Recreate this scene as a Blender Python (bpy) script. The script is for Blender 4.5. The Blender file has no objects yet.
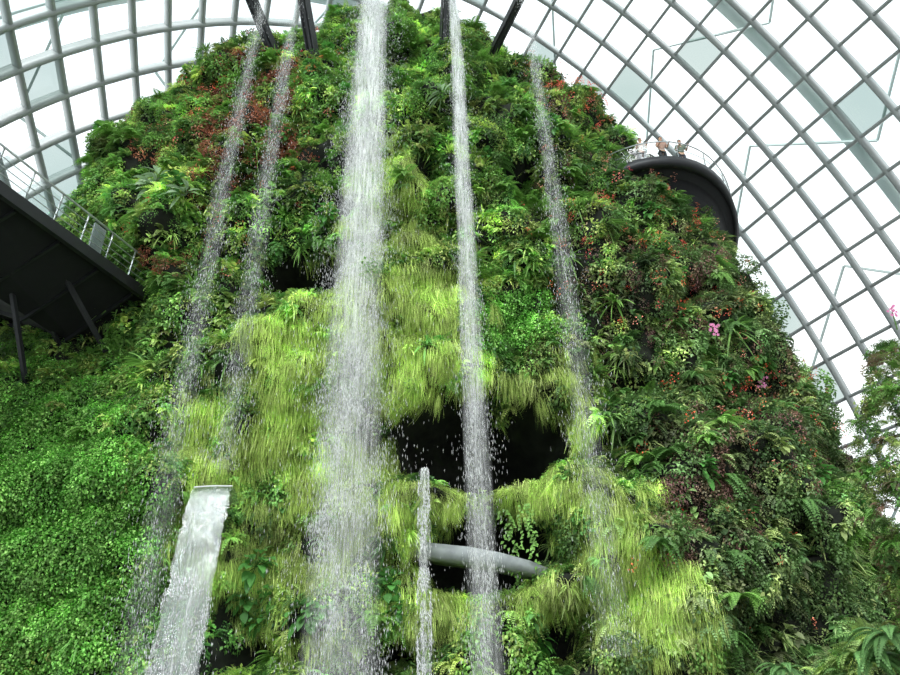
import bpy, math, random
import numpy as np
from mathutils import Vector, Matrix, noise
random.seed(7); rng=np.random.default_rng(7)
sc=bpy.context.scene
try: sc.view_settings.view_transform='Standard'
except Exception: pass
# ---------------------------------------------------------------- camera
FPX=700.0; PIT=math.radians(28.5); ROLL=math.radians(1.78)
CAM=np.array([0,0,1.6])
fw=np.array([0,math.cos(PIT),math.sin(PIT)]); r0=np.array([1.,0,0]); u0=np.array([0,-math.sin(PIT),math.cos(PIT)])
rt=r0*math.cos(ROLL)-u0*math.sin(ROLL); up=u0*math.cos(ROLL)+r0*math.sin(ROLL)
cd=bpy.data.cameras.new('camera'); cam=bpy.data.objects.new('camera',cd); sc.collection.objects.link(cam)
M=Matrix(((rt[0],up[0],-fw[0],CAM[0]),(rt[1],up[1],-fw[1],CAM[1]),(rt[2],up[2],-fw[2],CAM[2]),(0,0,0,1)))
cam.matrix_world=M; cd.sensor_width=36; cd.lens=FPX/900*36; cd.clip_end=500
sc.camera=cam
def proj(P):
    D=np.asarray(P)-CAM
    f=D@fw; return 450+FPX*(D@rt)/f, 337.5-FPX*(D@up)/f, f
def ray(px,py):
    return fw+rt*(px-450)/FPX+up*(337.5-py)/FPX
def unp(px,py,y=None,z=None):
    d=ray(px,py); t=(y/d[1]) if y is not None else (z-CAM[2])/d[2]
    return CAM+d*t
# ---------------------------------------------------------------- utils
def lin(c):
    return tuple(((v/255)/12.92 if v/255<=0.04045 else ((v/255+0.055)/1.055)**2.4) for v in c)
def new_mat(name):
    m=bpy.data.materials.new(name); m.use_nodes=True; nt=m.node_tree; nt.nodes.clear()
    return m,nt,nt.nodes,nt.links
def simple(name,rgb,rough=0.6,metal=0.0,var=0.15,scale=3.0,alpha=None):
    m,nt,N,L=new_mat(name)
    o=N.new('ShaderNodeOutputMaterial'); b=N.new('ShaderNodeBsdfPrincipled')
    tc=N.new('ShaderNodeTexCoord'); no=N.new('ShaderNodeTexNoise'); no.inputs['Scale'].default_value=scale; no.inputs['Detail'].default_value=4
    cr=N.new('ShaderNodeValToRGB'); c=lin(rgb)
    cr.color_ramp.elements[0].color=(*[v*(1-var) for v in c],1); cr.color_ramp.elements[1].color=(*[min(1,v*(1+var)) for v in c],1)
    cr.color_ramp.elements[0].position=.35; cr.color_ramp.elements[1].position=.65
    L.new(tc.outputs['Object'],no.inputs['Vector']); L.new(no.outputs['Fac'],cr.inputs['Fac']); L.new(cr.outputs['Color'],b.inputs['Base Color'])
    b.inputs['Roughness'].default_value=rough; b.inputs['Metallic'].default_value=metal
    if alpha is not None: b.inputs['Alpha'].default_value=alpha
    L.new(b.outputs[0],o.inputs[0]); return m
def build(name,V,F,mat,col=None,uv=None,parent=None,smooth=False,link=True):
    """V (n,3); F (m,k) uniform or list"""
    me=bpy.data.meshes.new(name)
    V=np.asarray(V,dtype=np.float32)
    if isinstance(F,np.ndarray):
        m,k=F.shape
        me.vertices.add(len(V)); me.vertices.foreach_set('co',V.ravel())
        me.loops.add(m*k); me.loops.foreach_set('vertex_index',F.astype(np.int32).ravel())
        me.polygons.add(m); me.polygons.foreach_set('loop_start',np.arange(0,m*k,k,dtype=np.int32))
        me.update(calc_edges=True)
    else:
        me.from_pydata([tuple(map(float,v)) for v in V],[],[tuple(map(int,f)) for f in F]); me.update()
    if col is not None:
        a=me.color_attributes.new('Col','FLOAT_COLOR','POINT')
        c=np.ones((len(V),4),np.float32); c[:,:3]=col; a.data.foreach_set('color',c.ravel())
    if uv is not None:
        ul=me.uv_layers.new(name='UVMap'); li=np.empty(len(me.loops),np.int32); me.loops.foreach_get('vertex_index',li)
        ul.data.foreach_set('uv',np.asarray(uv,np.float32)[li].ravel())
    if mat is not None: me.materials.append(mat)
    if smooth: me.polygons.foreach_set('use_smooth',np.ones(len(me.polygons),bool))
    ob=bpy.data.objects.new(name,me)
    if link: sc.collection.objects.link(ob)
    if parent is not None: ob.parent=parent
    return ob
def tag(ob,label,cat,kind=None,group=None):
    ob['label']=label; ob['category']=cat
    if kind: ob['kind']=kind
    if group: ob['group']=group
    return ob
def empty(name,loc=(0,0,0)):
    e=bpy.data.objects.new(name,None); e.empty_display_size=.3; e.location=loc; sc.collection.objects.link(e)
    return e
def put(ob,par):
    ob.parent=par; ob.matrix_parent_inverse=Matrix.Translation(par.location).inverted(); return ob
class Geo:
    def __init__(s): s.V=[]; s.F=[]
    def beam(s,p0,p1,w,h,upv=(0,0,1)):
        p0=Vector(p0);p1=Vector(p1);d=(p1-p0).normalized();x=d.cross(Vector(upv))
        if x.length<1e-3: x=d.cross(Vector((0,1,0)))
        x.normalize(); y=x.cross(d); n=len(s.V)
        for p in(p0,p1):
            for a,b in((-1,-1),(1,-1),(1,1),(-1,1)): s.V.append(p+x*a*w/2+y*b*h/2)
        s.F+= [(n,n+1,n+2,n+3),(n+7,n+6,n+5,n+4)]+[(n+i,n+4+i,n+4+(i+1)%4,n+(i+1)%4) for i in range(4)]
    def tube(s,pts,r,k=8):
        pts=[Vector(p) for p in pts]; n=len(s.V)
        for i,p in enumerate(pts):
            d=(pts[min(i+1,len(pts)-1)]-pts[max(i-1,0)]).normalized()
            x=d.cross(Vector((0,0,1))); 
            if x.length<1e-3: x=Vector((1,0,0))
            x.normalize(); y=x.cross(d)
            for j in range(k):
                a=2*math.pi*j/k; s.V.append(p+x*math.cos(a)*r+y*math.sin(a)*r)
        for i in range(len(pts)-1):
            for j in range(k):
                s.F.append((n+i*k+j,n+(i+1)*k+j,n+(i+1)*k+(j+1)%k,n+i*k+(j+1)%k))
        s.F.append(tuple(n+j for j in range(k))); s.F.append(tuple(n+(len(pts)-1)*k+j for j in reversed(range(k))))
    def prism(s,poly,z0,z1):
        n=len(s.V);k=len(poly)
        for z in(z0,z1):
            for p in poly: s.V.append(Vector((p[0],p[1],z)))
        s.F.append(tuple(n+i for i in range(k))); s.F.append(tuple(n+k+i for i in reversed(range(k))))
        for i in range(k): s.F.append((n+i,n+k+i,n+k+(i+1)%k,n+(i+1)%k))
    def ob(s,name,mat,parent=None,smooth=False):
        o=build(name,[tuple(v) for v in s.V],s.F,mat,smooth=smooth)
        if parent is not None: put(o,parent)
        return o
# ---------------------------------------------------------------- materials
def leaf_mat(name,transl=.25,rough=.5,spec=.35):
    m,nt,N,L=new_mat(name)
    o=N.new('ShaderNodeOutputMaterial'); b=N.new('ShaderNodeBsdfPrincipled'); t=N.new('ShaderNodeBsdfTranslucent'); mx=N.new('ShaderNodeMixShader')
    a=N.new('ShaderNodeAttribute'); a.attribute_name='Col'
    oi=N.new('ShaderNodeObjectInfo'); mr=N.new('ShaderNodeMapRange'); mr.inputs['To Min'].default_value=.85; mr.inputs['To Max'].default_value=1.35
    L.new(oi.outputs['Random'],mr.inputs['Value'])
    vm=N.new('ShaderNodeVectorMath'); vm.operation='SCALE'; L.new(a.outputs['Color'],vm.inputs[0]); L.new(mr.outputs[0],vm.inputs['Scale'])
    L.new(vm.outputs[0],b.inputs['Base Color']); L.new(vm.outputs[0],t.inputs['Color'])
    b.inputs['Roughness'].default_value=rough
    b.inputs['Specular IOR Level'].default_value=spec
    mx.inputs[0].default_value=transl; L.new(b.outputs[0],mx.inputs[1]); L.new(t.outputs[0],mx.inputs[2]); L.new(mx.outputs[0],o.inputs[0])
    return m
M_leaf=leaf_mat('leaf_surface')
M_grass=leaf_mat('grass_blade_surface',.3,.6,.2)
M_rock=simple('mossy_dark_rock',(24,29,19),.95,var=.6,scale=1.6)
M_steel=simple('dark_painted_steel',(36,38,41),.5,.2)
M_steel2=simple('dark_grey_soffit',(20,22,24),.85)
M_grey=simple('grey_painted_metal',(150,156,158),.65,.0)
M_rail=simple('brushed_steel_rail',(185,190,192),.3,.7)
M_rib=simple('grey_roof_beam_paint',(170,176,175),.5,.05,var=.08,scale=.3)
M_outer=simple('pale_green_grey_arch_paint',(200,214,211),.6,.0,var=.06,scale=.2)
M_floor=simple('wet_stone_paving',(88,88,82),.6)
def glass_mat(name,base,gl=.06):
    m,nt,N,L=new_mat(name)
    o=N.new('ShaderNodeOutputMaterial'); t=N.new('ShaderNodeBsdfTransparent'); g=N.new('ShaderNodeBsdfGlossy'); mx=N.new('ShaderNodeMixShader')
    tc=N.new('ShaderNodeTexCoord'); no=N.new('ShaderNodeTexNoise'); no.inputs['Scale'].default_value=.12
    cr=N.new('ShaderNodeValToRGB'); cr.color_ramp.elements[0].color=(base[0]*.82,base[1]*.88,base[2]*.88,1); cr.color_ramp.elements[1].color=(*base,1)
    cr.color_ramp.elements[0].position=.35; cr.color_ramp.elements[1].position=.6
    L.new(tc.outputs['Object'],no.inputs['Vector']); L.new(no.outputs['Fac'],cr.inputs['Fac']); L.new(cr.outputs['Color'],t.inputs['Color'])
    g.inputs['Roughness'].default_value=.1; mx.inputs[0].default_value=gl
    L.new(t.outputs[0],mx.inputs[1]); L.new(g.outputs[0],mx.inputs[2]); L.new(mx.outputs[0],o.inputs[0]); return m
M_pane=glass_mat('roof_glass',(.97,.99,.99),.04)
M_pane2=glass_mat('tinted_roof_glass',(.43,.50,.48),.06)  # grey-green tinted glass for the scattered vent panes
M_railglass=glass_mat('railing_glass',(.93,.95,.95),.04)
def water_mat(name,dens,sx,sz,thr0,thr1,lo=.6,body=0.0,glass=0.0):
    m,nt,N,L=new_mat(name)
    o=N.new('ShaderNodeOutputMaterial'); t=N.new('ShaderNodeBsdfTransparent'); b=N.new('ShaderNodeBsdfPrincipled'); tl=N.new('ShaderNodeBsdfTranslucent')
    b.inputs['Base Color'].default_value=(.96,.97,.98,1); b.inputs['Roughness'].default_value=.25; tl.inputs['Color'].default_value=(.96,.98,.99,1)
    m1=N.new('ShaderNodeMixShader'); m1.inputs[0].default_value=.25; L.new(b.outputs[0],m1.inputs[1]); L.new(tl.outputs[0],m1.inputs[2])
    tc=N.new('ShaderNodeTexCoord'); mp=N.new('ShaderNodeMapping'); mp.inputs['Scale'].default_value=(sx,sx*.4,sz)
    no=N.new('ShaderNodeTexNoise'); no.inputs['Scale'].default_value=1; no.inputs['Detail'].default_value=6; no.inputs['Roughness'].default_value=.72
    L.new(tc.outputs['Object'],mp.inputs[0]); L.new(mp.outputs[0],no.inputs['Vector'])
    mr=N.new('ShaderNodeMapRange'); mr.inputs['From Min'].default_value=thr0; mr.inputs['From Max'].default_value=thr1; mr.interpolation_type='SMOOTHSTEP'; mr.inputs['To Min'].default_value=body
    L.new(no.outputs['Fac'],mr.inputs['Value'])
    uv=N.new('ShaderNodeUVMap'); sp=N.new('ShaderNodeSeparateXYZ'); L.new(uv.outputs[0],sp.inputs[0])
    a=N.new('ShaderNodeMath'); a.operation='SUBTRACT'; a.inputs[0].default_value=1; L.new(sp.outputs[0],a.inputs[1])
    c=N.new('ShaderNodeMath'); c.operation='MULTIPLY'; L.new(sp.outputs[0],c.inputs[0]); L.new(a.outputs[0],c.inputs[1])
    e=N.new('ShaderNodeMath'); e.operation='MULTIPLY'; e.inputs[1].default_value=4.5*dens; L.new(c.outputs[0],e.inputs[0]); e.use_clamp=True
    f=N.new('ShaderNodeMapRange'); f.inputs['To Min'].default_value=lo; f.inputs['To Max'].default_value=1; L.new(sp.outputs[1],f.inputs['Value'])
    g=N.new('ShaderNodeMath'); g.operation='MULTIPLY'; L.new(e.outputs[0],g.inputs[0]); L.new(mr.outputs[0],g.inputs[1])
    h=N.new('ShaderNodeMath'); h.operation='MULTIPLY'; L.new(g.outputs[0],h.inputs[0]); L.new(f.outputs[0],h.inputs[1]); h.use_clamp=True
    mx=N.new('ShaderNodeMixShader'); L.new(h.outputs[0],mx.inputs[0]); L.new(m1.outputs[0],mx.inputs[2]); L.new(mx.outputs[0],o.inputs[0])
    if glass>0:
        gl=N.new('ShaderNodeBsdfGlossy'); gl.inputs['Roughness'].default_value=.12; m2=N.new('ShaderNodeMixShader'); m2.inputs[0].default_value=glass
        bp=N.new('ShaderNodeBump'); bp.inputs['Strength'].default_value=.6; bp.inputs['Distance'].default_value=.1; L.new(no.outputs['Fac'],bp.inputs['Height']); L.new(bp.outputs[0],gl.inputs['Normal'])
        t.inputs['Color'].default_value=(.9,.95,.95,1)
        L.new(t.outputs[0],m2.inputs[1]); L.new(gl.outputs[0],m2.inputs[2]); L.new(m2.outputs[0],mx.inputs[1])
    else: L.new(t.outputs[0],mx.inputs[1])
    return m
M_veil=water_mat('falling_water_veil',.72,18,.6,.40,.64,.25,.25)
M_veil2=water_mat('fine_water_veil',.26,18,.8,.42,.70,.3,.12)
M_jet=water_mat('glassy_water_sheet',.34,9,.30,.52,.66,1.5,.06,.26)
M_jet2=water_mat('white_water_jet',.6,14,3.0,.46,.62,.6,.05)
def drop_mat():
    m,nt,N,L=new_mat('water_droplets')
    o=N.new('ShaderNodeOutputMaterial'); b=N.new('ShaderNodeBsdfPrincipled'); tl=N.new('ShaderNodeBsdfTranslucent'); mx=N.new('ShaderNodeMixShader')
    b.inputs['Base Color'].default_value=(.98,.99,1,1); b.inputs['Roughness'].default_value=.2; tl.inputs['Color'].default_value=(.98,.99,1,1)
    mx.inputs[0].default_value=.2; L.new(b.outputs[0],mx.inputs[1]); L.new(tl.outputs[0],mx.inputs[2]); L.new(mx.outputs[0],o.inputs[0]); return m
M_drop=drop_mat()
# ---------------------------------------------------------------- mountain
YC=31.0
zk=[-1,0,12.6,20.6,27.8,31.5,34.8,36.5,38.5,40,41]
Lk=[-27,-27,-24.5,-22,-19.3,-17.8,-16,-14.3,-11.5,-8.5,-6]
Rk=[21,19.5,16.3,14.0,10.3,8.3,6.4,5.1,3.4,1.6,0.1]
Fk=[24.2,24.2,24.4,24.9,25.7,26.2,26.9,27.4,28.2,29.2,30.4]
NZ=170; NU=260
zz=np.linspace(-1,41,NZ); uu=np.linspace(math.radians(-25),math.radians(205),NU)
Z,U=np.meshgrid(zz,uu,indexing='ij')
Lz=np.interp(Z,zk,Lk); Rz=np.interp(Z,zk,Rk); Fz=np.interp(Z,zk,Fk)
cx=(Lz+Rz)/2; hw=(Rz-Lz)/2
c=np.cos(U); s=np.sin(U); ex=.8
X=cx+hw*np.sign(c)*np.abs(c)**ex; Y=YC-(YC-Fz)*np.sign(s)*np.abs(s)**ex
Pg=np.stack([X,Y,Z],-1)
def normals(P):
    du=np.gradient(P,axis=1); dz=np.gradient(P,axis=0)
    n=np.cross(dz,du); n/=np.linalg.norm(n,axis=-1,keepdims=True)+1e-9
    return n
Ng=normals(Pg)
mid=Ng[NZ//2,NU//2]
if mid[1]>0: Ng=-Ng; FLIP=True
else: FLIP=False
px,py,_=proj(Pg)
def blob(px,py,cx,cy,rx,ry,k=2): return np.exp(-((((px-cx)/rx)**2+((py-cy)/ry)**2)**k))
disp=np.zeros_like(px)
for b in [(50,560,120,150,2.2),(60,325,90,55,-1.4),(700,520,110,100,1.2),(620,250,60,90,.5),(430,120,50,90,.7),(170,200,80,80,.6),
          (400,290,60,60,.7),(300,335,60,40,.6),(250,400,70,40,.6),(450,365,110,16,.8),(480,490,110,11,.8),(650,635,60,40,1.1),
          (515,600,22,8,.8),(540,594,22,8,.8),(567,583,22,9,.9),(594,570,22,9,.9),(620,556,22,9,.9),(645,545,22,10,.9)]:
    disp+=b[4]*blob(px,py,*b[:4],k=1.3)
nzp=lambda a,b,k: np.array([[noise.noise(Vector((px[i,j]*k,py[i,j]*k,a)))*b for j in range(NU)] for i in range(NZ)])
wx=nzp(1,22,.035); wy_=nzp(5,14,.045)
CV=[(484,437,92,47,-6),(492,549,76,46,-5.5),(298,266,50,26,-4),(250,655,36,22,-2),(745,625,34,18,-1.6),(402,655,30,24,-1.8),(570,640,40,34,-1.8),(520,180,24,26,-2),(640,380,27,16,-1.8),(340,655,60,20,-1),(432,190,16,22,-1.8),(350,200,25,20,-1.6),(790,530,26,26,-1.8),(690,300,20,18,-1.6),(560,300,14,20,-1.6),(215,250,20,16,-1.5),(610,440,20,18,-1.6)]
cave=np.zeros_like(disp)
for b in CV: cave+=b[4]*blob(px+wx,py+wy_,*b[:4],k=3)
disp+=cave
nz=np.array([[noise.noise(Vector(Pg[i,j])*.22)*1.1+noise.noise(Vector(Pg[i,j])*.55+Vector((5,3,1)))*1.3+noise.noise(Vector(Pg[i,j])*1.2)*.6 for j in range(NU)] for i in range(NZ)])
nz=np.minimum(nz,1.1)
disp+=nz
Pg=Pg+Ng*disp[...,None]
Ng=normals(Pg)*(-1 if FLIP else 1)
px,py,dep=proj(Pg)
idx=np.arange(NZ*NU).reshape(NZ,NU)
Fm=np.stack([idx[:-1,:-1],idx[:-1,1:],idx[1:,1:],idx[1:,:-1]],-1).reshape(-1,4)
mtn=build('planted_mountain',Pg.reshape(-1,3),Fm,M_rock,smooth=True)
tag(mtn,'towering artificial mountain of dark rock covered in plants','planted mountain')
Vw=CAM-Pg; Vw/=np.linalg.norm(Vw,axis=-1,keepdims=True)
facing=(Ng*Vw).sum(-1)
def surf_at(x,y):
    d=(px-x)**2+(py-y)**2+np.where(facing>0.02,0,1e5)
    d=d+dep*3
    k=np.unravel_index(np.argmin(d),d.shape); return Pg[k].copy(),Ng[k].copy()
# ---------------------------------------------------------------- plant templates (x tangent, y outward, z up)
class T:
    def __init__(s): s.V=[];s.F=[];s.C=[]
    def quad(s,a,b,c_,d,col):
        n=len(s.V); s.V+=[a,b,c_,d]; s.F.append((n,n+1,n+2,n+3)); s.C+=[col]*4
    def leaf(s,p,d,nrm,L,W,col,fold=.35):
        d=d/np.linalg.norm(d); sd=np.cross(d,nrm); sd/=np.linalg.norm(sd)+1e-9; n2=np.cross(sd,d)
        a=p; b=p+d*L*.45+sd*W*.5+n2*W*fold; t=p+d*L-n2*L*.12; e=p+d*L*.45-sd*W*.5+n2*W*fold
        s.quad(a,b,t,e,col)
    def big(s,p,d,nrm,L,W,col,droop=.5,prof=(.05,.85,1,.75,.05),ribcol=None):
        d=d/np.linalg.norm(d); sd=np.cross(d,nrm); sd/=np.linalg.norm(sd)+1e-9; n2=np.cross(sd,d)
        n=len(s.V); K=len(prof)
        for i,w in enumerate(prof):
            t=i/(K-1); c0=p+d*L*t-np.array([0,0,1])*L*droop*t*t
            s.V+=[c0-sd*W*w/2+n2*W*.12*w,c0,c0+sd*W*w/2+n2*W*.12*w]; rc=ribcol or col
            s.C+=[col,rc,col]
        for i in range(K-1):
            a=n+3*i; s.F+=[(a,a+3,a+4,a+1),(a+1,a+4,a+5,a+2)]
    def arr(s): 
        C=np.array([c if hasattr(c,'__len__') else (c,c,c) for c in s.C],float)
        return np.array(s.V,float),np.array(s.F),C
def rv(s=1): return rng.normal(size=3)*s
def t_bush(n,R,L,W,flat=.7):
    t=T()
    for i in range(n):
        d=rv(); d[1]=abs(d[1])+.1; d/=np.linalg.norm(d)
        p=d*R*rng.uniform(.55,1.05)*np.array([1,flat,1])
        ld=d*.6+np.array([0,0,-.45])+rv(.35); nn=d+np.array([0,0,.7])+rv(.3)
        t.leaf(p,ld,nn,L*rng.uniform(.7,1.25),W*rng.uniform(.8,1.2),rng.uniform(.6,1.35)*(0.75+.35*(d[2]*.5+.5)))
    return t.arr()
def t_fern(nf,pairs=11,half=True,wid=.2):
    t=T()
    for i in range(nf):
        a=rng.uniform(-105,105) if half else rng.uniform(0,360)
        a=math.radians(a); h=np.array([math.sin(a),math.cos(a),0]); L=rng.uniform(.7,1.1); e=rng.uniform(.35,.95); dr=rng.uniform(.9,1.35); cc=rng.uniform(.75,1.25)
        sd=np.array([h[1],-h[0],0])
        def pt(q): return h*L*(.78*q)+np.array([0,0,1])*L*(e*q-dr*q*q*.85)
        for k in range(pairs):
            q=(k+1)/(pairs+.5); p=pt(q); tg=pt(q+.03)-pt(q-.03); tg/=np.linalg.norm(tg)
            w=wid*L*math.sin(math.pi*min(1,(.12+.88*q)**.8))*1.0+.015
            for sg in(-1,1):
                d=sd*sg+tg*.45; nn=np.cross(sd,tg); nn=nn if nn[2]>0 else -nn
                t.leaf(p,d-np.array([0,0,.15]),nn,w,.055*L,cc*rng.uniform(.85,1.15),.1)
        for k in range(4):
            p0=pt(k/4);p1=pt((k+1)/4); w=.008
            t.quad(p0-sd*w,p1-sd*w,p1+sd*w,p0+sd*w,.6)
    return t.arr()
def t_grass(n,L0=.8,spread=.26,ang=45):
    t=T()
    for i in range(n):
        a=math.radians(rng.normal(0,ang)); h=np.array([math.sin(a),math.cos(a),0]); L=L0*rng.uniform(.4,1.15)
        b=np.array([rng.uniform(-1,1)*spread*1.5,rng.uniform(-.1,.1),rng.uniform(-1,1)*spread]); sd=np.array([h[1],-h[0],0])+rv(.25); o=rng.uniform(.2,.5); e=rng.uniform(.02,.4); cc=rng.uniform(.65,1.35)
        dr=rng.uniform(.7,1.2)
        w0=rng.uniform(.009,.016)
        for k in range(4):
            q=k/3; p=b+h*o*L*q**.8+np.array([0,0,1])*L*(e*q-(dr+e*.6)*q*q); w=w0*(1-.75*q)
            n0=len(t.V); t.V+=[p-sd*w,p+sd*w]; t.C+=[cc*(.6+.6*q)]*2
            if k: t.F.append((n0-2,n0-1,n0+1,n0))
    return t.arr()
def t_vine(n,L0=2.0):
    t=T()
    for i in range(n):
        x0=rng.uniform(-.3,.3); L=L0*rng.uniform(.5,1.1); K=int(L*14)
        for k in range(K):
            q=k/K; p=np.array([x0+.05*math.sin(k*.9+i),.12+.05*math.cos(k*.7+i),.1-L*q]); t.leaf(p,np.array([rng.normal(),.6,-.6]),np.array([0,1,.4]),.11,.07,rng.uniform(.7,1.3))
    return t.arr()
def t_broad(n,L=.4,W=.28,R=.35,rib=None,droop=.5,prof=(.05,.85,1,.75,.05)):
    t=T()
    for i in range(n):
        d=rv(); d[1]=abs(d[1])+.25; d[2]=d[2]*.8+.3; d/=np.linalg.norm(d); p=d*R*rng.uniform(.3,1.1)
        cc=rng.uniform(.7,1.3)
        t.big(p,d+rv(.25)+np.array([0,0,-.2]),np.array([0,.5,1])+rv(.25),L*rng.uniform(.7,1.2),W*rng.uniform(.8,1.15),cc,droop,prof,ribcol=(cc*rib if rib else None))
        w=.008; t.quad(np.zeros(3)-w,np.zeros(3)+w,p+w,p-w,.5)
    return t.arr()
def merge(tp,pos,out,scale,tint,spin=.5,tilt=.25):
    V,F,C=tp; n=len(pos)
    yo=np.array(out,float); yo[:,2]*=.35; yo/=np.linalg.norm(yo,axis=1,keepdims=True)+1e-9
    zu=np.tile([0,0,1.],(n,1))+rng.normal(size=(n,3))*tilt*.5
    a=rng.normal(size=n)*spin; ca,sa=np.cos(a),np.sin(a)
    yr=yo.copy(); yr[:,0]=yo[:,0]*ca-yo[:,1]*sa; yr[:,1]=yo[:,0]*sa+yo[:,1]*ca
    xx=np.cross(yr,zu); xx/=np.linalg.norm(xx,axis=1,keepdims=True)+1e-9
    zr=np.cross(xx,yr)
    R=np.stack([xx,yr,zr],1) # rows
    W=np.einsum('vk,nkj->nvj',V,R)*scale[:,None,None]+pos[:,None,:]
    Cc=C[None]*tint[:,None,:]
    Ff=F[None]+(np.arange(n)*len(V))[:,None,None]
    return W.reshape(-1,3),Ff.reshape(-1,F.shape[1]),Cc.reshape(-1,3)
def cat(parts):
    V=[];F=[];C=[];o=0
    for v,f,c_ in parts: V.append(v);F.append(f+o);C.append(c_);o+=len(v)
    return np.concatenate(V),np.concatenate(F),np.concatenate(C)
TP=dict(
 bushA=[t_bush(55,.42,.14,.09) for _ in range(3)],
 bushS=[t_bush(70,.36,.085,.06) for _ in range(3)],
 fern=[t_fern(9) for _ in range(3)],
 grass=[t_grass(56) for _ in range(4)],
 broad=[t_broad(13) for _ in range(3)],
 strap=[t_broad(18,.6,.07,.15,droop=.6,prof=(.5,1,.9,.6,.05)) for _ in range(3)],
 flower=[t_bush(14,.3,.07,.06) for _ in range(3)])
# ---------------------------------------------------------------- scatter over mountain
cell=Pg[:-1,:-1]; e1=Pg[1:,:-1]-cell; e2=Pg[:-1,1:]-cell
area=np.linalg.norm(np.cross(e1,e2),axis=-1)
cpx=px[:-1,:-1]; cpy=py[:-1,:-1]
ok=(facing[:-1,:-1]>-.4)&(cpx>-90)&(cpx<1040)&(cpy>-160)&(cpy<740)
ok&=~((cpx>634)&(cpx<724)&(cpy>108)&(cpy<172))
ccave=cave[:-1,:-1]
wts=(area*ok*np.where(ccave<-1.2,.0,1)).ravel(); tot=wts.sum(); print('visible area',tot)
def sample(n):
    k=rng.choice(len(wts),n,p=wts/tot); i,j=np.unravel_index(k,area.shape); a=rng.random((n,1));b=rng.random((n,1))
    P=cell[i,j]+e1[i,j]*a+e2[i,j]*b; return P,Ng[i,j]
GR=[(400,300,75,105),(545,400,40,55),(520,492,110,22),(640,620,65,50),(285,400,60,95),(215,450,50,60),(280,560,55,70),(430,600,45,40),(600,540,50,40),(400,400,60,70),(430,340,60,45),(190,560,30,70),(350,500,80,80),(400,200,28,60),(570,590,60,20)]
HD=[(50,540,115,150),(510,325,42,32)]
RD=[(255,115,52,66,.7),(225,185,34,42,.5),(575,85,55,30,.3),(700,500,55,80,.5),(770,390,50,50,.35),(175,270,45,30,.4),(610,180,90,60,.16),(650,300,90,90,.22),(150,120,60,40,.2),(810,440,50,40,.35)]
def zones(P):
    x,y,_=proj(P)
    g=np.zeros(len(P)); 
    for b in GR: g=np.maximum(g,blob(x,y,*b))
    h=np.zeros(len(P))
    for b in HD: h=np.maximum(h,blob(x,y,*b))
    r=np.zeros(len(P))
    for b in RD: r=np.maximum(r,b[4]*blob(x,y,*b[:4]))
    ol=np.clip((x-520)/160,0,1)
    nn=np.array([noise.noise(Vector(p)*.45+Vector((9,9,9))) for p in P])
    n2=np.array([noise.noise(Vector(p)*.9+Vector((1,7,3))) for p in P])
    g=np.clip(g*.95*(1-h*(x>300))+(nn*.8+n2*1.0)*(g>.05),0,.94)
    r=np.clip(r*(1+1.8*n2),0,1)
    return x,y,g,h,r,ol,nn,n2
def pal(cols,n): 
    L=np.array([lin(c_) for c_ in cols]); a=L[rng.integers(0,len(cols),n)]; b=L[rng.integers(0,len(cols),n)]; q=rng.random((n,1)); return (a*q+b*(1-q))*rng.uniform(.65,1.45,(n,1))
PAL=dict(
 grass=[(176,196,108),(160,186,96),(196,210,134),(142,170,84)],
 hedge=[(112,170,76),(132,186,92),(96,152,68),(154,202,108)],
 green=[(112,156,82),(134,178,94),(94,138,74),(176,202,114),(78,118,64),(192,206,120)],
 olive=[(122,150,98),(100,130,80),(150,170,106),(126,134,96),(92,130,76),(170,186,116),(76,104,64)],
 red=[(172,112,88),(150,98,78),(190,128,96),(140,112,86)],
 rust=[(146,122,102),(158,114,104),(138,130,102),(126,102,98)],
 bloom=[(236,96,70),(240,130,90),(226,80,90),(244,170,150)])
stuff={}
def addstuff(name,tp,P,N_,sc0,sc1,tint,**k):
    if len(P)==0: return
    q=rng.integers(0,len(tp),len(P))
    for t_i in range(len(tp)):
        m_=q==t_i
        if m_.any(): stuff.setdefault(name,[]).append(merge(tp[t_i],P[m_],N_[m_],rng.uniform(sc0,sc1,m_.sum()),tint[m_],**k))
P,Nn=sample(20500); x,y,g,h,r,ol,nn,n2=zones(P)
u=rng.random(len(P)); isg=u<g; ish=(~isg)&(rng.random(len(P))<h); rest=~isg&~ish
isr=rest&(rng.random(len(P))<r); mix=rest&~isr
gap=np.array([noise.noise(Vector(p)*1.1) for p in P]); mix&=(gap>np.where(x>600,-.36,-.28))
clump=np.clip(1.05+.9*nn[:,None]+1.0*gap[:,None],.4,2.1)
clump=np.where(((g>.02)&(x<680))[:,None],clump*1.15,clump)
addstuff('hanging_grass',TP['grass'],P[isg],Nn[isg],.5,.95,pal(PAL['grass'],isg.sum())*clump[isg],tilt=.2,spin=.35)
addstuff('small_leaf_groundcover',TP['bushS'],P[ish],Nn[ish],1.1,1.6,pal(PAL['hedge'],ish.sum()))
rr=isr&(x<500); r2=isr&(x>=500)
addstuff('red_leaf_groundcover',TP['bushA'],P[rr],Nn[rr],.6,1.0,pal(PAL['red'],rr.sum()))
addstuff('red_leaf_groundcover',TP['bushS'],P[r2],Nn[r2],.7,1.2,pal(PAL['rust'],r2.sum()))
v=rng.random(len(P)); dark=np.where(ol>v,1,0)
v=np.clip(rng.random(len(P))*.55+(np.array([noise.noise(Vector(p)*.5+Vector((3,1,8))) for p in P])*.9+.5)*.45,0,.999)
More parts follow.
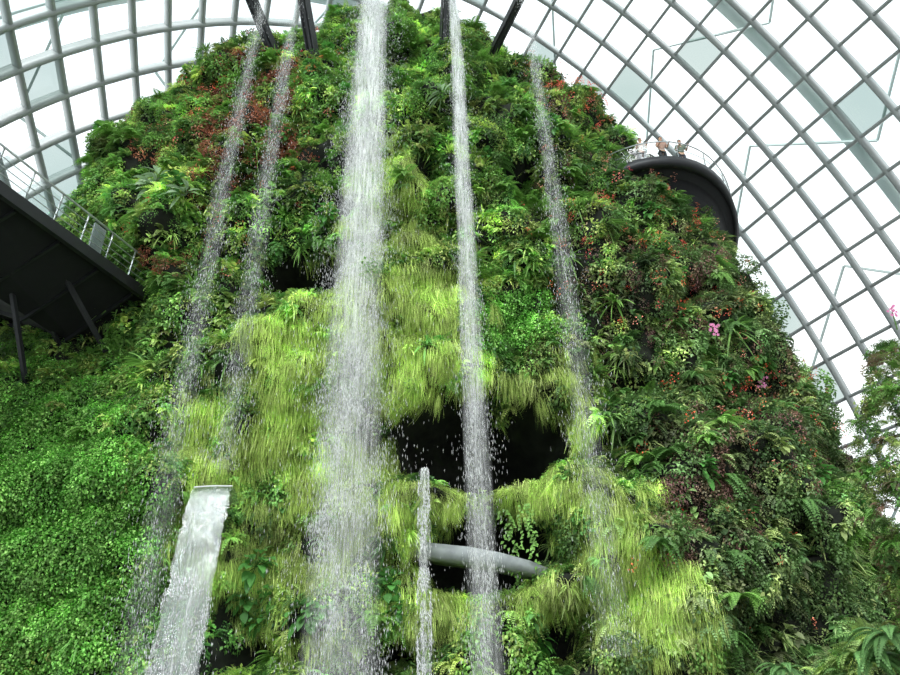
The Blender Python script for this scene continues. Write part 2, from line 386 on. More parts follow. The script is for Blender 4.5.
for nm,lo,hi,a,b in(('bushA',0,.38,.7,1.3),('bushS',.38,.5,.8,1.3),('fern',.5,.7,.5,1.0),('broad',.7,.8,.45,.85),('strap',.8,1,.7,1.2)):
    for dk in(0,1):
        m_=mix&(v>=lo)&(v<hi)&(dark==dk)
        addstuff('dense_leafy_cover' if nm in('bushA','bushS') else 'fern_and_strap_cover',TP[nm],P[m_],Nn[m_],a,b,pal(PAL['olive' if dk else 'green'],m_.sum())*clump[m_])
P,Nn=sample(23000); x,y,g,h,r,ol,nn,n2=zones(P)
ish=(rng.random(len(P))<h*.9); isg=(~ish)&(rng.random(len(P))<g)
addstuff('small_leaf_groundcover',TP['bushS'],P[ish]+Nn[ish]*.15,Nn[ish],1.0,1.5,pal(PAL['hedge'],ish.sum())*np.clip(1.1+.5*n2[ish,None],.6,1.6))
addstuff('hanging_grass',TP['grass'],P[isg]+Nn[isg]*.12,Nn[isg],.45,.9,pal(PAL['grass'],isg.sum())*(1.05+.6*nn[isg,None]),tilt=.2,spin=.35)
P,Nn=sample(9000); x,y,_=proj(P)
w=np.maximum.reduce([1.4*blob(x,y,585,85,60,45),.35*blob(x,y,640,230,120,120),.3*blob(x,y,760,400,90,60),.3*blob(x,y,180,250,80,50),.35*blob(x,y,260,115,80,80),.12*blob(x,y,720,520,110,100)])
m_=rng.random(len(P))<w*.55
addstuff('blossom_cover',TP['flower'],P[m_]+Nn[m_]*.6,Nn[m_],.5,1.1,pal(PAL['bloom'],m_.sum()))
LBL=dict(hanging_grass='bright yellow-green grass trailing down the mountain face',small_leaf_groundcover='dense carpet of small fresh green leaves on the slope',
 red_leaf_groundcover='patches of red and rust leaved bedding plants',dense_leafy_cover='dense mixed green foliage clothing the rock face',fern_and_strap_cover='mixed ferns and strap leaved plants covering the rock',blossom_cover='scattered small orange-red blossoms among the leaves')
for k_,parts in stuff.items():
    V,F,C=cat(parts); o=build(k_,V,F,M_grass if k_=='hanging_grass' else M_leaf,col=C); tag(o,LBL[k_],'foliage','stuff'); print(k_,len(F))
# ---------------------------------------------------------------- individual plants
PROTOS=[]
def colored(tp,cols):
    V,F,C=tp; L=np.array([lin(c_) for c_ in cols]).mean(0); return V,F,C*L
def plant_meshes(name,tps,cols,mat):
    out=[]
    for t_ in tps:
        V,F,C=colored(t_,cols); o=build(name,V,F,mat,col=C,link=False); out.append(o); PROTOS.append(o)
    return out
def place(protos,name,label,cat_,group,P,N_,s0,s1,spin=.4):
    for p,n in zip(P,N_):
        pr=protos[rng.integers(0,len(protos))]; o=pr.copy(); o.name=name
        y_=Vector((n[0],n[1],n[2]*.3)).normalized(); y_.rotate(Matrix.Rotation(rng.normal()*spin,3,'Z')); xx=y_.cross(Vector((0,0,1))).normalized(); zz_=xx.cross(y_)
        s_=rng.uniform(s0,s1); R=Matrix((xx,y_,zz_)).transposed().to_4x4()
        o.matrix_world=Matrix.Translation(Vector(p))@R@Matrix.Scale(s_,4)
        tag(o,label,cat_,group=group); sc.collection.objects.link(o)
fernM=plant_meshes('fern',[t_fern(13,15) for _ in range(4)],[(138,184,88),(114,164,78)],M_leaf)
fernD=plant_meshes('fern',[t_fern(12,15) for _ in range(3)],[(96,138,72)],M_leaf)
grassM=plant_meshes('grass_tuft',[t_grass(130,1.0,.34) for _ in range(4)],[(176,198,108)],M_grass)
vineM=plant_meshes('trailing_vine',[t_vine(4) for _ in range(3)],[(122,166,82)],M_leaf)
broadM=plant_meshes('broadleaf_plant',[t_broad(24,.42,.32,.5) for _ in range(3)],[(92,150,74)],M_leaf)
broadV=plant_meshes('variegated_plant',[t_broad(12,.8,.26,.3,rib=1.4) for _ in range(2)],[(160,184,150)],M_leaf)
strapM=plant_meshes('strap_leaf_plant',[t_broad(26,.9,.08,.2,droop=.55,prof=(.5,1,.9,.6,.05)) for _ in range(3)],[(124,166,84)],M_leaf)
redM=plant_meshes('red_leaf_shrub',[t_bush(120,.6,.15,.08) for _ in range(3)],[(168,108,86)],M_leaf)
burgM=plant_meshes('burgundy_leaf_shrub',[t_bush(190,.7,.11,.07) for _ in range(3)],[(140,104,98)],M_leaf)
bushM=plant_meshes('leafy_shrub',[t_bush(230,.75,.16,.1) for _ in range(4)],[(124,172,84)],M_leaf)
bushD=plant_meshes('leafy_shrub',[t_bush(260,.75,.13,.09) for _ in range(4)],[(98,130,74)],M_leaf)
def pick(n,f,off=.2):
    P,Nn=sample(6000); x,y,g,h,r,ol,nn,n2=zones(P); w=f(x,y,g,h,r,ol); w=w*((x>0)&(x<900)&(y>0)&(y<675)&~((x>385)&(x<570)&(y>375)&(y<600))&~((x>615)&(x<730)&(y>95)&(y<190))); w=w/w.sum()
    k=rng.choice(len(P),n,p=w,replace=False); return P[k]+Nn[k]*off,Nn[k]
place(fernM,'fern','arching bright green fern growing from the rock face','fern','ferns on the mountain',*pick(130,lambda x,y,g,h,r,ol:(1-.8*g)*(1-h)*(1-.6*ol)+.02),.8,1.4)
place(fernD,'fern','dark green fern growing from the rock face','fern','dark ferns on the mountain',*pick(80,lambda x,y,g,h,r,ol:(1-g)*(1-h)*(.1+ol)+.001),.8,1.4)
place(grassM,'grass_tuft','yellow-green grass tuft spilling over the rock','grass tuft','grass tufts on the mountain',*pick(150,lambda x,y,g,h,r,ol:g**2+.001),.5,.85)
place(bushM,'leafy_shrub','rounded fresh green leafy shrub on the mountain face','shrub','green shrubs on the mountain',*pick(120,lambda x,y,g,h,r,ol:(1-.85*g)*(1-h)*(1-.75*ol)+.01),.5,1.1)
place(bushD,'leafy_shrub','dense dark olive leafy shrub on the mountain face','shrub','dark shrubs on the mountain',*pick(110,lambda x,y,g,h,r,ol:(1-g)*(1-h)*(.1+ol)+.001),.6,1.2)
place(burgM,'burgundy_leaf_shrub','shrub with muted burgundy brown leaves','shrub','burgundy shrubs on the mountain',*pick(26,lambda x,y,g,h,r,ol:r*ol+1e-5),.5,.9)
place(strapM,'strap_leaf_plant','green plant with long arching strap leaves','plant','strap leaved plants on the mountain',*pick(70,lambda x,y,g,h,r,ol:(1-g)*(1-h)*(y<400)+.001),.7,1.2)
place(broadM,'broadleaf_plant','cluster of large glossy green heart shaped leaves','plant','large leaved plants on the mountain',*pick(36,lambda x,y,g,h,r,ol:(1-g)**2*(1-h)+.0001),.55,.9)
place(redM,'red_leaf_shrub','shrub with muted rusty red leaves','shrub','red leaved shrubs on the mountain',*pick(40,lambda x,y,g,h,r,ol:r*(x<500)*(r>.15)+1e-5,.35),.4,.8)
pts=[(285,592),(262,575),(300,615),(398,590),(410,612),(525,645),(270,620),(250,600),(390,620)]
S=[surf_at(*p) for p in pts]; place(broadM,'broadleaf_plant','cluster of large glossy green heart shaped leaves','plant','large leaved plants on the mountain',[a+b*.3 for a,b in S],[b for a,b in S],.7,1.1)
S=[surf_at(*p) for p in [(168,182),(150,192),(185,205),(440,95)]]; place(broadV,'variegated_plant','plant with long pale silvery green leaves','plant','pale variegated plants',[a+b*.5 for a,b in S],[b for a,b in S],.9,1.1)
S=[surf_at(*p) for p in [(545,500),(450,498),(430,388),(500,382),(545,396)]]; place(grassM,'grass_tuft','yellow-green grass tuft hanging over the cave mouth','grass tuft','grass tufts on the mountain',[a+b*.4 for a,b in S],[b for a,b in S],.6,.9)
S=[surf_at(*p) for p in [(520,498),(528,499)]]; place(vineM,'trailing_vine','thin green vine trailing across the dark cave opening','vine','vines over the caves',[a+b*.7 for a,b in S],[b for a,b in S],1.2,1.7,.1)
# ---------------------------------------------------------------- waterfalls
def wy(z,ztop=36.8,k=.5,y0=25.0): return y0-k*math.sqrt(max(0,ztop-z))
V0=np.array([(0,0,.5),(1,0,-.1),(-.5,.87,-.1),(-.5,-.87,-.1),(0,0,-.5)]); F0=np.array([(0,1,2),(0,2,3),(0,3,1),(4,2,1),(4,3,2),(4,1,3)])
def drops(xs,ys,z,par,l0,l1,r0_,r1_):
    nd=len(xs); L_=rng.uniform(l0,l1,nd); r_=r0_+(r1_-r0_)*rng.random(nd)**2
    V=V0[None]*np.stack([r_,r_,L_],-1)[:,None,:]+np.stack([xs,ys,z],-1)[:,None,:]
    d=put(build('water_droplets',V.reshape(-1,3),(F0[None]+(np.arange(nd)*5)[:,None,None]).reshape(-1,3),M_drop),par); d['kind']='stuff'
def waterfall(label,pxm,w0,w1,nd,veil,pym=337,zt=36.8,z1=0.2,spread=.32,pw=1.0,rm=.011):
    y_=22
    for _ in range(8):
        p=unp(pxm,pym,y=y_); y_=wy(p[2])
    x0=p[0]; e=empty('waterfall',(x0,wy(z1),0)); tag(e,label,'waterfall',group='waterfalls from the summit')
    rows=90; cols=9
    for lay in range(2):
        V=[];UV=[];F=[]
        for i in range(rows+1):
            q=i/rows; z=zt+(z1-zt)*q; w=w0+(w1-w0)*q
            for j in range(cols+1):
                a=j/cols; xx=x0+(a-.5)*w+.08*noise.noise(Vector((a*3,z*.3,lay*7)))
                yy=wy(z)+(lay-.5)*.3+.22*noise.noise(Vector((a*4+lay*9,z*.5,x0))); V.append((xx,yy,z)); UV.append((a,1-q))
        for i in range(rows):
            for j in range(cols):
                n=i*(cols+1)+j; F.append((n,n+1,n+cols+2,n+cols+1))
        put(build('water_sheet',V,np.array(F),veil,uv=UV,smooth=True),e)
    q=rng.random(nd)**pw; z=zt+(z1-zt)*q; w=w0+(w1-w0)*q
    off=rng.normal(size=nd)*spread; off=np.where(rng.random(nd)<.3,off*1.8,off)
    dn_=np.array([noise.noise(Vector((b*2.5,x0,a*.8)))+.5*noise.noise(Vector((b*7,x0+5,a*2))) for a,b in zip(z,off)])
    keep=rng.random(nd)<np.clip(.75+1.6*dn_,.12,1); off=off[keep]; z=z[keep]; w=w[keep]
    off=off+.15*np.array([noise.noise(Vector((a*.9,x0,b*3))) for a,b in zip(z,off)])
    xs=x0+off*w+.08*np.sin(z*1.3+x0); ys=np.array([wy(a) for a in z])+rng.normal(size=len(z))*.25
    drops(xs,ys,z,e,.06,.22,.0035,rm)
    return x0
falls=[waterfall('thin veil of falling water beside the viewing platform',194,.5,1.2,6500,M_veil2,zt=36.2,rm=.010),
 waterfall('thin broken veil of water falling over red plants',243,.55,1.0,4800,M_veil2,zt=36.0,z1=9,pw=.8,rm=.010),
 waterfall('broad white central waterfall pouring from the summit',355,1.5,2.5,56000,M_veil,spread=.26,rm=.0105),
 waterfall('narrow white waterfall falling past the dark cave',471,.55,1.05,15000,M_veil,spread=.26,rm=.0105),
 waterfall('thin veil of water dropping past a bright grass ledge',574,.4,1.15,6500,M_veil2,zt=36.0,z1=3,pw=1.2,rm=.010)]
def jet(label,pxa,pya,wt,wb,out,zend,nd,mat,rag,q0,edge):
    p,n=surf_at(pxa,pya); y0=min(p[1]-.2,23.0); p=unp(pxa,pya,y=y0)
    e=empty('water_jet',(p[0],p[1],zend)); tag(e,label,'water jet')
    H=p[2]-zend; rows=70; cols=12; back=.9
    for lay in range(2):
        V=[];UV=[];F=[]
        for i in range(-8,rows+1):
            q=i/rows
            if i<0: z=p[2]-.35*(i/8)**2; yv=p[1]+back*(-i/8)+lay*.05; qq=0
            else: z=p[2]-H*q*q; yv=p[1]-out*q+lay*.08; qq=q
            w=(wt+(wb-wt)*qq)*(1+rag*noise.noise(Vector((q*14,lay*5,1)))*(.2+qq))
            cxn=rag*.25*wt*noise.noise(Vector((q*9,3,lay)))
            for j in range(cols+1):
                a=j/cols; V.append((p[0]+cxn+(a-.5)*w+.12*qq*noise.noise(Vector((a*3,q*6,lay))),yv+.05*math.cos(a*math.pi*2)+.16*qq*noise.noise(Vector((a*5,q*9,lay*4))),z)); UV.append((min(max(a,.10),.90),1-qq))
        for i in range(rows+8):
            for j in range(cols):
                n_=i*(cols+1)+j; F.append((n_,n_+1,n_+cols+2,n_+cols+1))
        put(build('water_sheet',V,np.array(F),mat,uv=UV,smooth=True),e)
    q=q0+(1-q0)*rng.random(nd)**.7; z=p[2]-H*q*q; w=(wt+(wb-wt)*q)
    off=np.where(rng.random(nd)<edge,np.sign(rng.uniform(-1,1,nd))*(.5-np.abs(rng.normal(size=nd))*.05),rng.normal(size=nd)*.27)
    dn_=np.array([noise.noise(Vector((b*3.5,7,a*1.6))) for a,b in zip(z,off)])
    m0=(rng.random(nd)<(q-q0*.7)/(1-q0*.7)*np.clip(.45+3*dn_,.03,1)); off=off[m0];q=q[m0];z=z[m0];w=w[m0]
    drops(p[0]+off*w*1.08,p[1]-out*q+rng.normal(size=len(q))*.08-.05,z,e,.04,.16,.005,.018)
    if wt>1:
        g_=Geo(); g_.tube([(p[0]-wt*.5,p[1]+.02,p[2]+.02),(p[0],p[1],p[2]+.04),(p[0]+wt*.5,p[1]+.02,p[2]+.02)],.025,6); g_.ob('water_lip',M_drop,e)
jet('glassy arching sheet of water from a wide spout',213,487,1.3,1.35,1.3,1.5,7500,M_jet,.25,.5,.3)
jet('narrow white spout of water below the cave',424,468,.3,.42,1.0,1.5,9000,M_jet2,1.0,.0,.2)
# ---------------------------------------------------------------- dome
AX=math.radians(-25); a_=np.array([math.sin(AX),math.cos(AX),0]); e_=np.array([math.cos(AX),-math.sin(AX),0])
A0,S0,DL,DW,DH=18,13,48,36,50
def dome(phi,th,off=0):
    L_,W_,H_=DL+off,DW+off,DH+off
    return a_*(A0+L_*math.sin(phi))+e_*(S0+W_*math.cos(phi)*math.cos(th))+np.array([0,0,1])*(H_*math.cos(phi)*math.sin(th))
def sweep(pts,nrm,w,h,name,mat):
    V=[];F=[];n=len(pts)
    for i in range(n):
        t=pts[min(i+1,n-1)]-pts[max(i-1,0)]; t/=np.linalg.norm(t); k=nrm[i]-t*(nrm[i]@t); k/=np.linalg.norm(k); s_=np.cross(t,k)
        V+=[pts[i]-s_*w/2-k*h/2,pts[i]+s_*w/2-k*h/2,pts[i]+s_*w/2+k*h/2,pts[i]-s_*w/2+k*h/2]
    for i in range(n-1):
        for j in range(4): F.append((4*i+j,4*i+(j+1)%4,4*i+4+(j+1)%4,4*i+4+j))
    return build(name,np.array(V),np.array(F),mat)
def dn(phi,th):
    p=dome(phi,th)-a_*A0-e_*S0; q=a_*(p@a_)/DL**2+e_*(p@e_)/DW**2+np.array([0,0,p[2]/DH**2]); return q/np.linalg.norm(q)
phis=np.radians(np.arange(-46,84,3.0)); ths=np.radians(np.arange(0,180.1,3.6))
tn=0
for ph in phis:
    T_=np.radians(np.arange(0,181,3)); o=sweep([dome(ph,t) for t in T_],[dn(ph,t) for t in T_],.2,.85,'trim_%d'%tn,M_rib); tn+=1
    tag(o,'grey steel arch rib of the glass dome','roof rib','structure')
for th in ths:
    H_=np.radians(np.arange(-46,84,3)); o=sweep([dome(p,th) for p in H_],[dn(p,th) for p in H_],.2,.6,'trim_%d'%tn,M_rib); tn+=1
    tag(o,'grey steel purlin of the glass dome','roof rib','structure')
oa=list(range(1,len(phis),5))
for k in oa:
    ph=phis[k]; T_=np.radians(np.arange(0,181,3)); o=sweep([dome(ph+.024,t,2.2) for t in T_],[dn(ph,t) for t in T_],1.0,.3,'trim_%d'%tn,M_outer); tn+=1
    tag(o,'pale external steel arch spanning over the glass dome','roof arch','structure')
for k in range(len(oa)-1):
    g_=Geo(); pa_,pb_=phis[oa[k]],phis[oa[k+1]]; pm=(pa_+pb_)/2
    for i,td in enumerate(range(0,174,14)):
        t0,t1=math.radians(td),math.radians(td+7)
        g_.beam(dome(pa_,t0,2.0),dome(pm,t1,2.0),.14,.14); g_.beam(dome(pm,t1,2.0),dome(pb_,t0,2.0),.14,.14)
    tag(g_.ob('trim_%d'%tn,M_outer),'pale steel bracing between the external roof arches','roof bracing','structure'); tn+=1
for k in range(len(phis)-1):
    V=[dome(p,t,.3) for p in(phis[k],phis[k+1]) for t in ths]; n=len(ths)
    F=np.array([(i,i+1,n+i+1,n+i) for i in range(n-1)]); o=build('window_%d'%(k+1),np.array(V),F,M_pane); tag(o,'curved row of clear glass roof panes','roof glazing','structure')
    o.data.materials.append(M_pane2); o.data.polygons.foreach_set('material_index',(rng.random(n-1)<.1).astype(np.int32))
# ---------------------------------------------------------------- floor
g_=Geo(); g_.prism([(-60,-30),(70,-30),(70,95),(-60,95)],-.3,0); fl=g_.ob('floor',M_floor); tag(fl,'dark wet stone paving','floor','structure')
# ---------------------------------------------------------------- left platform
A=unp(0,185,y=18.6); zD=A[2]; B=unp(146,292,z=zD); dr=(B-A); dr[2]=0; dr/=np.linalg.norm(dr); lf=np.array([-dr[1],dr[0],0])
e=empty('viewing_platform',tuple(A*[1,1,0])); tag(e,'dark steel viewing platform with railing projecting from the mountain','viewing platform')
p0=A-dr*7; p1=B+dr*1.5; w_=7.5
g_=Geo(); g_.prism([p0,p1,p1+lf*w_,p0+lf*w_],zD-.12,zD+.1); g_.ob('deck',M_steel2,e)
g_=Geo()
for o_ in(0,w_): g_.beam(p0+lf*o_+[0,0,-.15],p1+lf*o_+[0,0,-.15],.22,.5)
g_.ob('fascia',M_steel,e)
# tapering wedge soffit: keel deepens towards the mountain
V=[p0+lf*.3+[0,0,-.2],p0+lf*(w_-.3)+[0,0,-.2],p0+lf*3.6+[0,0,-.9],p1+lf*.3+[0,0,-.2],p1+lf*(w_-.3)+[0,0,-.2],p1+lf*3.6+[0,0,-2.0]]
put(build('soffit',V,[(0,2,5,3),(2,1,4,5),(0,1,2),(3,5,4)],M_steel2),e)
g_=Geo()
for i in range(8):
    q=p0+dr*(i*2.0); f_=i/7; g_.beam(q+lf*.3+[0,0,-.3],q+lf*3.6+[0,0,-1.0-1.1*f_],.1,.16); g_.beam(q+lf*3.6+[0,0,-1.0-1.1*f_],q+lf*(w_-.3)+[0,0,-.3],.1,.16)
g_.ob('joist',M_steel,e)
for (a,b) in [((62,272),(106,352)),((8,265),(27,392)),((30,285),(62,350))]:
    g_=Geo(); pa=unp(*a,z=zD-.5); pb=unp(*b,y=pa[1]+2.4); g_.beam(pa,pb,.16,.16); g_.ob('strut',M_steel,e)
g_=Geo()
n=12; Ln=np.linalg.norm(p1-p0)
for i in range(n+1):
    q=p0+dr*Ln*i/n; o=Geo(); o.beam(q+[0,0,0],q-lf*.12+[0,0,1.35],.05,.05,(1,0,0)); o.ob('post',M_rail,e)
g_.tube([p0-lf*.12+[0,0,1.38],p1-lf*.12+[0,0,1.38]],.045)
for hh in(.35,.65,1.0): g_.tube([p0-lf*.1+[0,0,hh],p1-lf*.1+[0,0,hh]],.018)
g_.ob('handrail',M_rail,e)
g_=Geo(); g_.beam(p0-lf*.06+[0,0,.68],p1-lf*.06+[0,0,.68],.015,1.05); g_.ob('glass_panel',M_railglass,e)
g_=Geo(); q=B-dr*3.0+np.array([0,0,.75]); g_.beam(q-dr*.3+lf*.1,q+dr*.3+lf*.1,.08,1.3); g_.ob('notice_panel',M_grey,e)
# ---------------------------------------------------------------- right round deck
Np=unp(664,163,y=26.0); z0=Np[2]; R=6.6; KY=1.95; Cc=np.array([Np[0],Np[1]+R*KY,z0])
e2_=empty('curved_walkway',(Cc[0],Cc[1],z0)); tag(e2_,'curved dark walkway with railing wrapping round the mountain','walkway')
def ringprof(prof,name,mat,par,a0=-180,a1=180,st=5,closed=False,smooth=False):
    V=[];F=[];k=len(prof);A_=np.radians(np.arange(a0,a1+.1,st))
    for a in A_:
        for r_,z_ in prof: V.append((Cc[0]+r_*math.cos(a),Cc[1]+KY*r_*math.sin(a),z0+z_))
    for i in range(len(A_)-1):
        for j in range(k if closed else k-1): F.append((i*k+j,i*k+(j+1)%k,(i+1)*k+(j+1)%k,(i+1)*k+j))
    o=build(name,np.array(V),np.array(F),mat,smooth=smooth); return put(o,par)
a0,a1=-125,80
def rp(a,r_,z_): return (Cc[0]+r_*math.cos(math.radians(a)),Cc[1]+KY*r_*math.sin(math.radians(a)),z0+z_)
ringprof([(R,0.3),(R-2.4,0.3),(R-2.4,-.15),(R,-.15)],'deck',M_steel2,e2_,a0,a1,closed=True)
ringprof([(R+.08,.32),(R+.1,-.12),(R-.1,-.2),(R-.1,.32)],'fascia',M_steel,e2_,a0,a1,closed=True)
ringprof([(R-.45,-.15),(R-.7,-.9),(R-1.0,-2.2),(R-1.0,-4.4),(R-2.4,-5.0),(R-2.3,-.15)],'soffit',M_steel2,e2_,a0,a1,closed=True,smooth=True)
def arc(r_,z_): return [rp(a,r_,z_) for a in range(a0,a1+1,4)]
g_=Geo(); g_.tube(arc(R+.05,1.3),.03)
g_.tube(arc(R+.05,.8),.012)
g_.ob('handrail',M_rail,e2_)
for a in range(a0,a1+1,14):
    g_=Geo(); g_.beam(rp(a,R,.3),rp(a,R+.05,1.31),.035,.035); g_.ob('post',M_rail,e2_)
ringprof([(R+.03,.35),(R+.03,1.2)],'glass_panel',M_railglass,e2_,a0,a1)
# ---------------------------------------------------------------- people
def skinmesh(name,nodes,edges,mat,sub=2):
    me=bpy.data.meshes.new(name); me.from_pydata([n_[0] for n_ in nodes],edges,[]); me.materials.append(mat)
    o=bpy.data.objects.new(name,me); sc.collection.objects.link(o)
    m_=o.modifiers.new('skin','SKIN'); m_.use_smooth_shade=True
    lay=me.skin_vertices[0] if me.skin_vertices else None
    if lay is None:
        bpy.context.view_layer.objects.active=o; bpy.ops.mesh.customdata_skin_add(); lay=me.skin_vertices[0]
    for i,n_ in enumerate(nodes): 
        rr_=n_[1] if hasattr(n_[1],'__len__') else (n_[1],n_[1]); lay.data[i].radius=rr_
    lay.data[0].use_root=True
    s_=o.modifiers.new('sub','SUBSURF'); s_.levels=sub; s_.render_levels=sub
    return o
M_skin=simple('skin',(206,160,130),.5); M_hair=simple('black_hair',(28,24,22),.5)
def person(loc,face,shirt,trou,label,lean=0.0,hand=0.35,sz=1.0):
    e=empty('person',(0,0,0))
    def n(x,y,z,r): return ((x,y,z),r)
    nodes=[n(0,0,.95,(.13,.1)),n(0,.01,1.15,(.12,.09)),n(0,.02+lean*.5,1.36,(.15,.1)),n(0,.02+lean,1.48,(.06,.06)),n(0,.03+lean,1.55,(.055,.055)),n(0,.05+lean,1.64,(.085,.1)),n(0,.05+lean,1.74,(.07,.085)),
      n(.1,0,.86,.085),n(.11,.02,.48,.06),n(.11,-.01,.08,.042),n(.12,.14,.04,.035),
      n(-.1,0,.86,.085),n(-.11,.02,.48,.06),n(-.11,-.01,.08,.042),n(-.12,.14,.04,.035),
      n(.19,.02+lean,1.40,.055),n(.24,.08,1.14,.042),n(.2,hand,1.16,.028),n(.19,hand+.08,1.16,.032),
      n(-.19,.02+lean,1.40,.055),n(-.24,.08,1.14,.042),n(-.2,hand,1.16,.028),n(-.19,hand+.08,1.16,.032)]
    ed=[(0,1),(1,2),(2,3),(3,4),(4,5),(5,6),(0,7),(7,8),(8,9),(9,10),(0,11),(11,12),(12,13),(13,14),(2,15),(15,16),(16,17),(17,18),(2,19),(19,20),(20,21),(21,22)]
    for b_,sx in((18,1),(22,-1)):
        bx,by,bz=nodes[b_][0]
        for k,(ox,ln) in enumerate(((-.03,.07),(-.01,.085),(.01,.08),(.03,.06))):
            i=len(nodes); nodes.append(n(bx+ox,by+.05,bz+.005,.009)); nodes.append(n(bx+ox*1.1,by+.05+ln*.5,bz-.03,.008)); ed+=[(b_,i),(i,i+1)]
        i=len(nodes); nodes.append(n(bx-sx*.05,by+.01,bz-.02,.01)); ed.append((b_,i))
    body=skinmesh('body',nodes,ed,M_skin)
    sh=skinmesh('shirt',[n(0,0,.98,(.155,.125)),n(0,.01,1.16,(.145,.115)),n(0,.02+lean*.5,1.36,(.17,.12)),n(0,.02+lean,1.46,(.085,.08)),n(.19,.02+lean,1.40,.075),n(.235,.07,1.2,.06),n(-.19,.02+lean,1.40,.075),n(-.235,.07,1.2,.06)],[(0,1),(1,2),(2,3),(2,4),(4,5),(2,6),(6,7)],shirt)
    tr=skinmesh('trousers',[n(0,0,.97,(.145,.115)),n(.1,0,.86,.1),n(.11,.02,.48,.078),n(.11,-.01,.12,.06),n(-.1,0,.86,.1),n(-.11,.02,.48,.078),n(-.11,-.01,.12,.06)],[(0,1),(1,2),(2,3),(0,4),(4,5),(5,6)],trou)
    ha=skinmesh('hair',[n(0,.0+lean,1.66,(.085,.07)),n(0,.02+lean,1.77,(.08,.085)),n(0,.07+lean,1.80,(.06,.05))],[(0,1),(1,2)],M_hair)
    g_=Geo(); g_.beam((0,.135+lean,1.66),(0,.165+lean,1.63),.025,.03); no_=g_.ob('nose',M_skin)
    g_=Geo(); g_.beam((-.028,.142+lean,1.59),(.028,.142+lean,1.59),.012,.012); mo=g_.ob('mouth',simple('lips',(150,80,76)))
    for o in(body,sh,tr,ha,no_,mo): o.parent=e
    for sx in(-.034,.034):
        g_=Geo(); g_.tube([(sx-.012,.145+lean,1.67),(sx+.012,.145+lean,1.67)],.009,6); o=g_.ob('eye',M_hair); o.parent=e
    e.location=loc; e.rotation_euler=(0,0,face); e.scale=(sz,sz,sz)
    tag(e,label,'person'); return e
colS=[((214,206,198),(60,64,74),'person in white top leaning on the walkway railing'),((176,140,124),(40,40,44),'person in pale beige shirt looking over the railing'),((96,110,92),(52,56,70),'person in olive green shirt standing at the railing')]
for (pxx,(cs,ct,lb)) in zip((646,666,687),colS):
    tgt=unp(pxx,150,z=z0+1.0); x_=tgt[0]; rr0=R-.35; a=-math.acos(max(-1,min(1,(x_-Cc[0])/rr0))); ca,sa=math.cos(a),math.sin(a)
    person((Cc[0]+rr0*ca,Cc[1]+KY*rr0*sa,z0+.3),math.pi+random.uniform(-.4,.4),simple('shirt_cloth',cs,.8),simple('trouser_cloth',ct,.8),lb,lean=.03+.05*random.random(),sz=1.12)
# ---------------------------------------------------------------- cave walkway & top struts
cy=25.0
e3=empty('cave_walkway',tuple(unp(488,560,y=cy))); tag(e3,'pale grey curved walkway crossing the cave opening','walkway')
pp=[unp(405,546,y=cy+.5),unp(435,551,y=cy+.2),unp(470,555,y=cy),unp(500,560,y=cy-.1),unp(530,567,y=cy),unp(552,575,y=cy+.4),unp(570,584,y=cy+.9)]
V=[];F=[]
for i,p in enumerate(pp):
    h_=[.22,.25,.26,.24,.2,.16,.12][i]
    for dy_,dz_ in((-.1,h_),(-.1,-h_),(1.2,-h_),(1.2,h_)): V.append(p+np.array([0,dy_,dz_]))
for i in range(len(pp)-1):
    for j in range(4): F.append((4*i+j,4*i+(j+1)%4,4*i+4+(j+1)%4,4*i+4+j))
o=put(build('deck',np.array(V),np.array(F),M_grey),e3)
for a,b in (((243,-20),(272,50)),((300,-20),(317,68)),((447,-20),(443,45)),((527,-15),(488,62))):
    pb,nb=surf_at(*b); pa=unp(*a,y=24.5); g_=Geo(); g_.beam(pa,pb,.2,.3); 
    for o_ in(-.2,.2): g_.beam(pa+np.array([o_,0,.1]),pb+np.array([o_,0,.1]),.05,.45)
    tag(g_.ob('spout_trough',M_steel),'dark steel trough carrying water over the summit','water trough',group='summit water troughs')
# ---------------------------------------------------------------- right border shrubs
def mound(cx_,cy_,cz,rx,ry,rz,n,name,label,tps,cols,mat=M_leaf,s=(.6,1.0),br=1.0):
    d=rng.normal(size=(n,3)); d/=np.linalg.norm(d,axis=1,keepdims=True)
    P=np.array([cx_,cy_,cz])+d*np.array([rx,ry,rz])*(1+.12*np.sin(d[:,:1]*9)*np.sin(d[:,2:]*11)); m0=P[:,2]>.1; P=P[m0]; d=d[m0]; n=len(P)
    e=empty(name,(cx_,cy_,0)); tag(e,label,'shrub')
    g=20;V=[];F=[]
    for i in range(g+1):
        for j in range(g*2):
            t=math.pi*i/g;a=math.pi*j/g; V.append((cx_+rx*.7*math.sin(t)*math.cos(a),cy_+ry*.7*math.sin(t)*math.sin(a),max(0,cz+rz*.75*math.cos(t))))
    for i in range(g):
        for j in range(g*2): F.append((i*2*g+j,i*2*g+(j+1)%(2*g),(i+1)*2*g+(j+1)%(2*g),(i+1)*2*g+j))
    put(build('dark_core',np.array(V),np.array(F),M_rock),e)  # solid dark ellipsoid added as a core behind the leaves, no branches modelled
    parts=[]; q=rng.integers(0,len(tps),n); tint=pal(cols,n)*br
    for k in range(len(tps)):
        m_=q==k; parts.append(merge(tps[k],P[m_],d[m_],rng.uniform(*s,m_.sum()),tint[m_],spin=1))
    V,F,C=cat(parts); l=put(build('leaves',V,F,mat,col=C),e); l['kind']='stuff'
p=unp(948,500,y=13); mound(p[0],13,2.6,1.35,1.5,5.0,2200,'border_shrub','tall mixed green and rust coloured border shrub',TP['bushS']+TP['bushA']+TP['fern'],PAL['green']+PAL['hedge']+PAL['rust'][:2],s=(.22,.5),br=1.1)
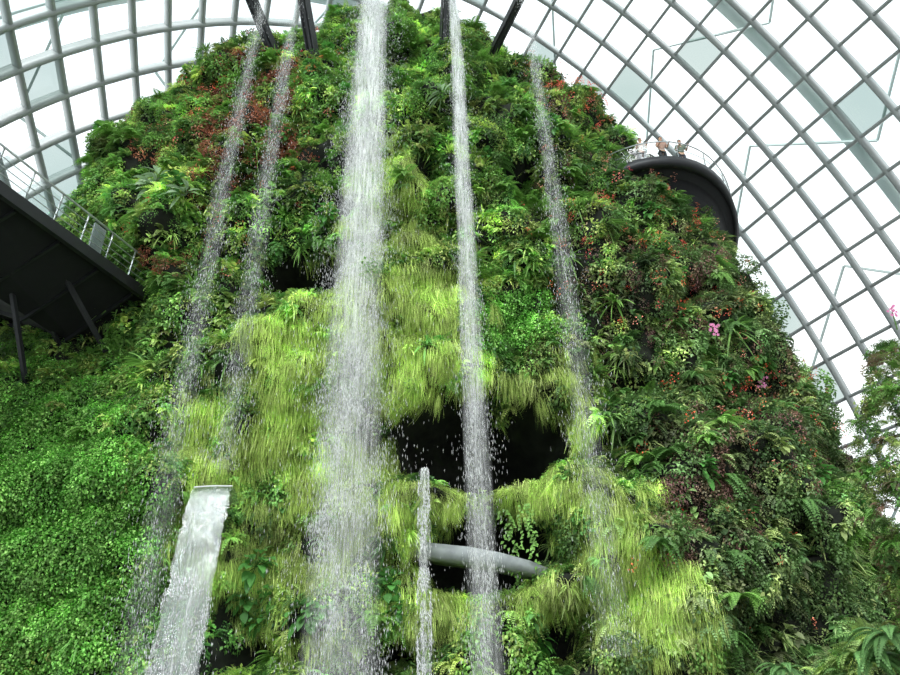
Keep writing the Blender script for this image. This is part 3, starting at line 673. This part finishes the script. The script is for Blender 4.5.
p=unp(905,655,y=16); mound(p[0],16.5,.8,1.8,1.8,2.0,1300,'border_shrub','low dark green shrub beside the mountain foot',TP['bushS']+TP['fern'],PAL['olive']+PAL['green'],s=(.35,.7),br=1.0)
bigF=plant_meshes('fern',[t_fern(16,22,wid=.15) for _ in range(2)],[(110,154,90)],M_leaf)
pl=[unp(785,672,y=18),unp(870,662,y=14),unp(893,640,y=13.5),unp(835,690,y=15)]
place(bigF,'fern','large arching fern at the foot of the mountain','fern','large ferns at the foot',pl,[np.array([-.2,-1,0])]*4,.9,1.2)
# orchids
M_pink=simple('pink_petal',(226,140,186),.5); M_stem=simple('green_stem',(90,130,60))
for (x_,y_,yy) in((708,338,None),(893,312,11.3),(752,372,None)):
    if yy: p=unp(x_,y_,y=yy)
    else: p,nb=surf_at(x_,y_); p=p+nb*.9
    e=empty('orchid',tuple(p)); tag(e,'pink orchid spray among green leaves','orchid'); g_=Geo(); s_=.35 if yy else .8
    g_.tube([p+np.array([.1,.3,-.9])*s_,p+np.array([0,.1,-.3])*s_,p+np.array([0,0,.3])*s_],.012); g_.ob('stem',M_stem,e)
    for k in range(14):
        t=T(); c0=p+np.array([rng.normal()*.13,-.05,rng.uniform(-.35,.35)])*s_
        for q in range(5):
            a=2*math.pi*q/5+k; t.leaf(c0,np.array([math.cos(a),-.5,math.sin(a)]),np.array([0,-1,0.]),.11*s_,.08*s_,1)
        V,F,C=t.arr(); put(build('flower',V,F,M_pink),e)
for o in PROTOS: bpy.data.objects.remove(o)
# ---------------------------------------------------------------- light
w=bpy.data.worlds.new('overcast_sky'); sc.world=w; w.use_nodes=True; N=w.node_tree.nodes; L=w.node_tree.links; bg=N['Background']
tc=N.new('ShaderNodeTexCoord'); no=N.new('ShaderNodeTexNoise'); no.inputs['Scale'].default_value=1.5; cr=N.new('ShaderNodeValToRGB')
cr.color_ramp.elements[0].color=(.84,.90,.95,1); cr.color_ramp.elements[1].color=(1,1,1,1); cr.color_ramp.elements[0].position=.3; cr.color_ramp.elements[1].position=.6
L.new(tc.outputs['Generated'],no.inputs['Vector']); L.new(no.outputs['Fac'],cr.inputs[0]); L.new(cr.outputs[0],bg.inputs[0]); bg.inputs[1].default_value=1.75
sd=bpy.data.lights.new('sun','SUN'); sd.energy=5.0; sd.angle=math.radians(32); so=bpy.data.objects.new('sun',sd); sc.collection.objects.link(so); so.rotation_euler=(math.radians(43),0,math.radians(-18))
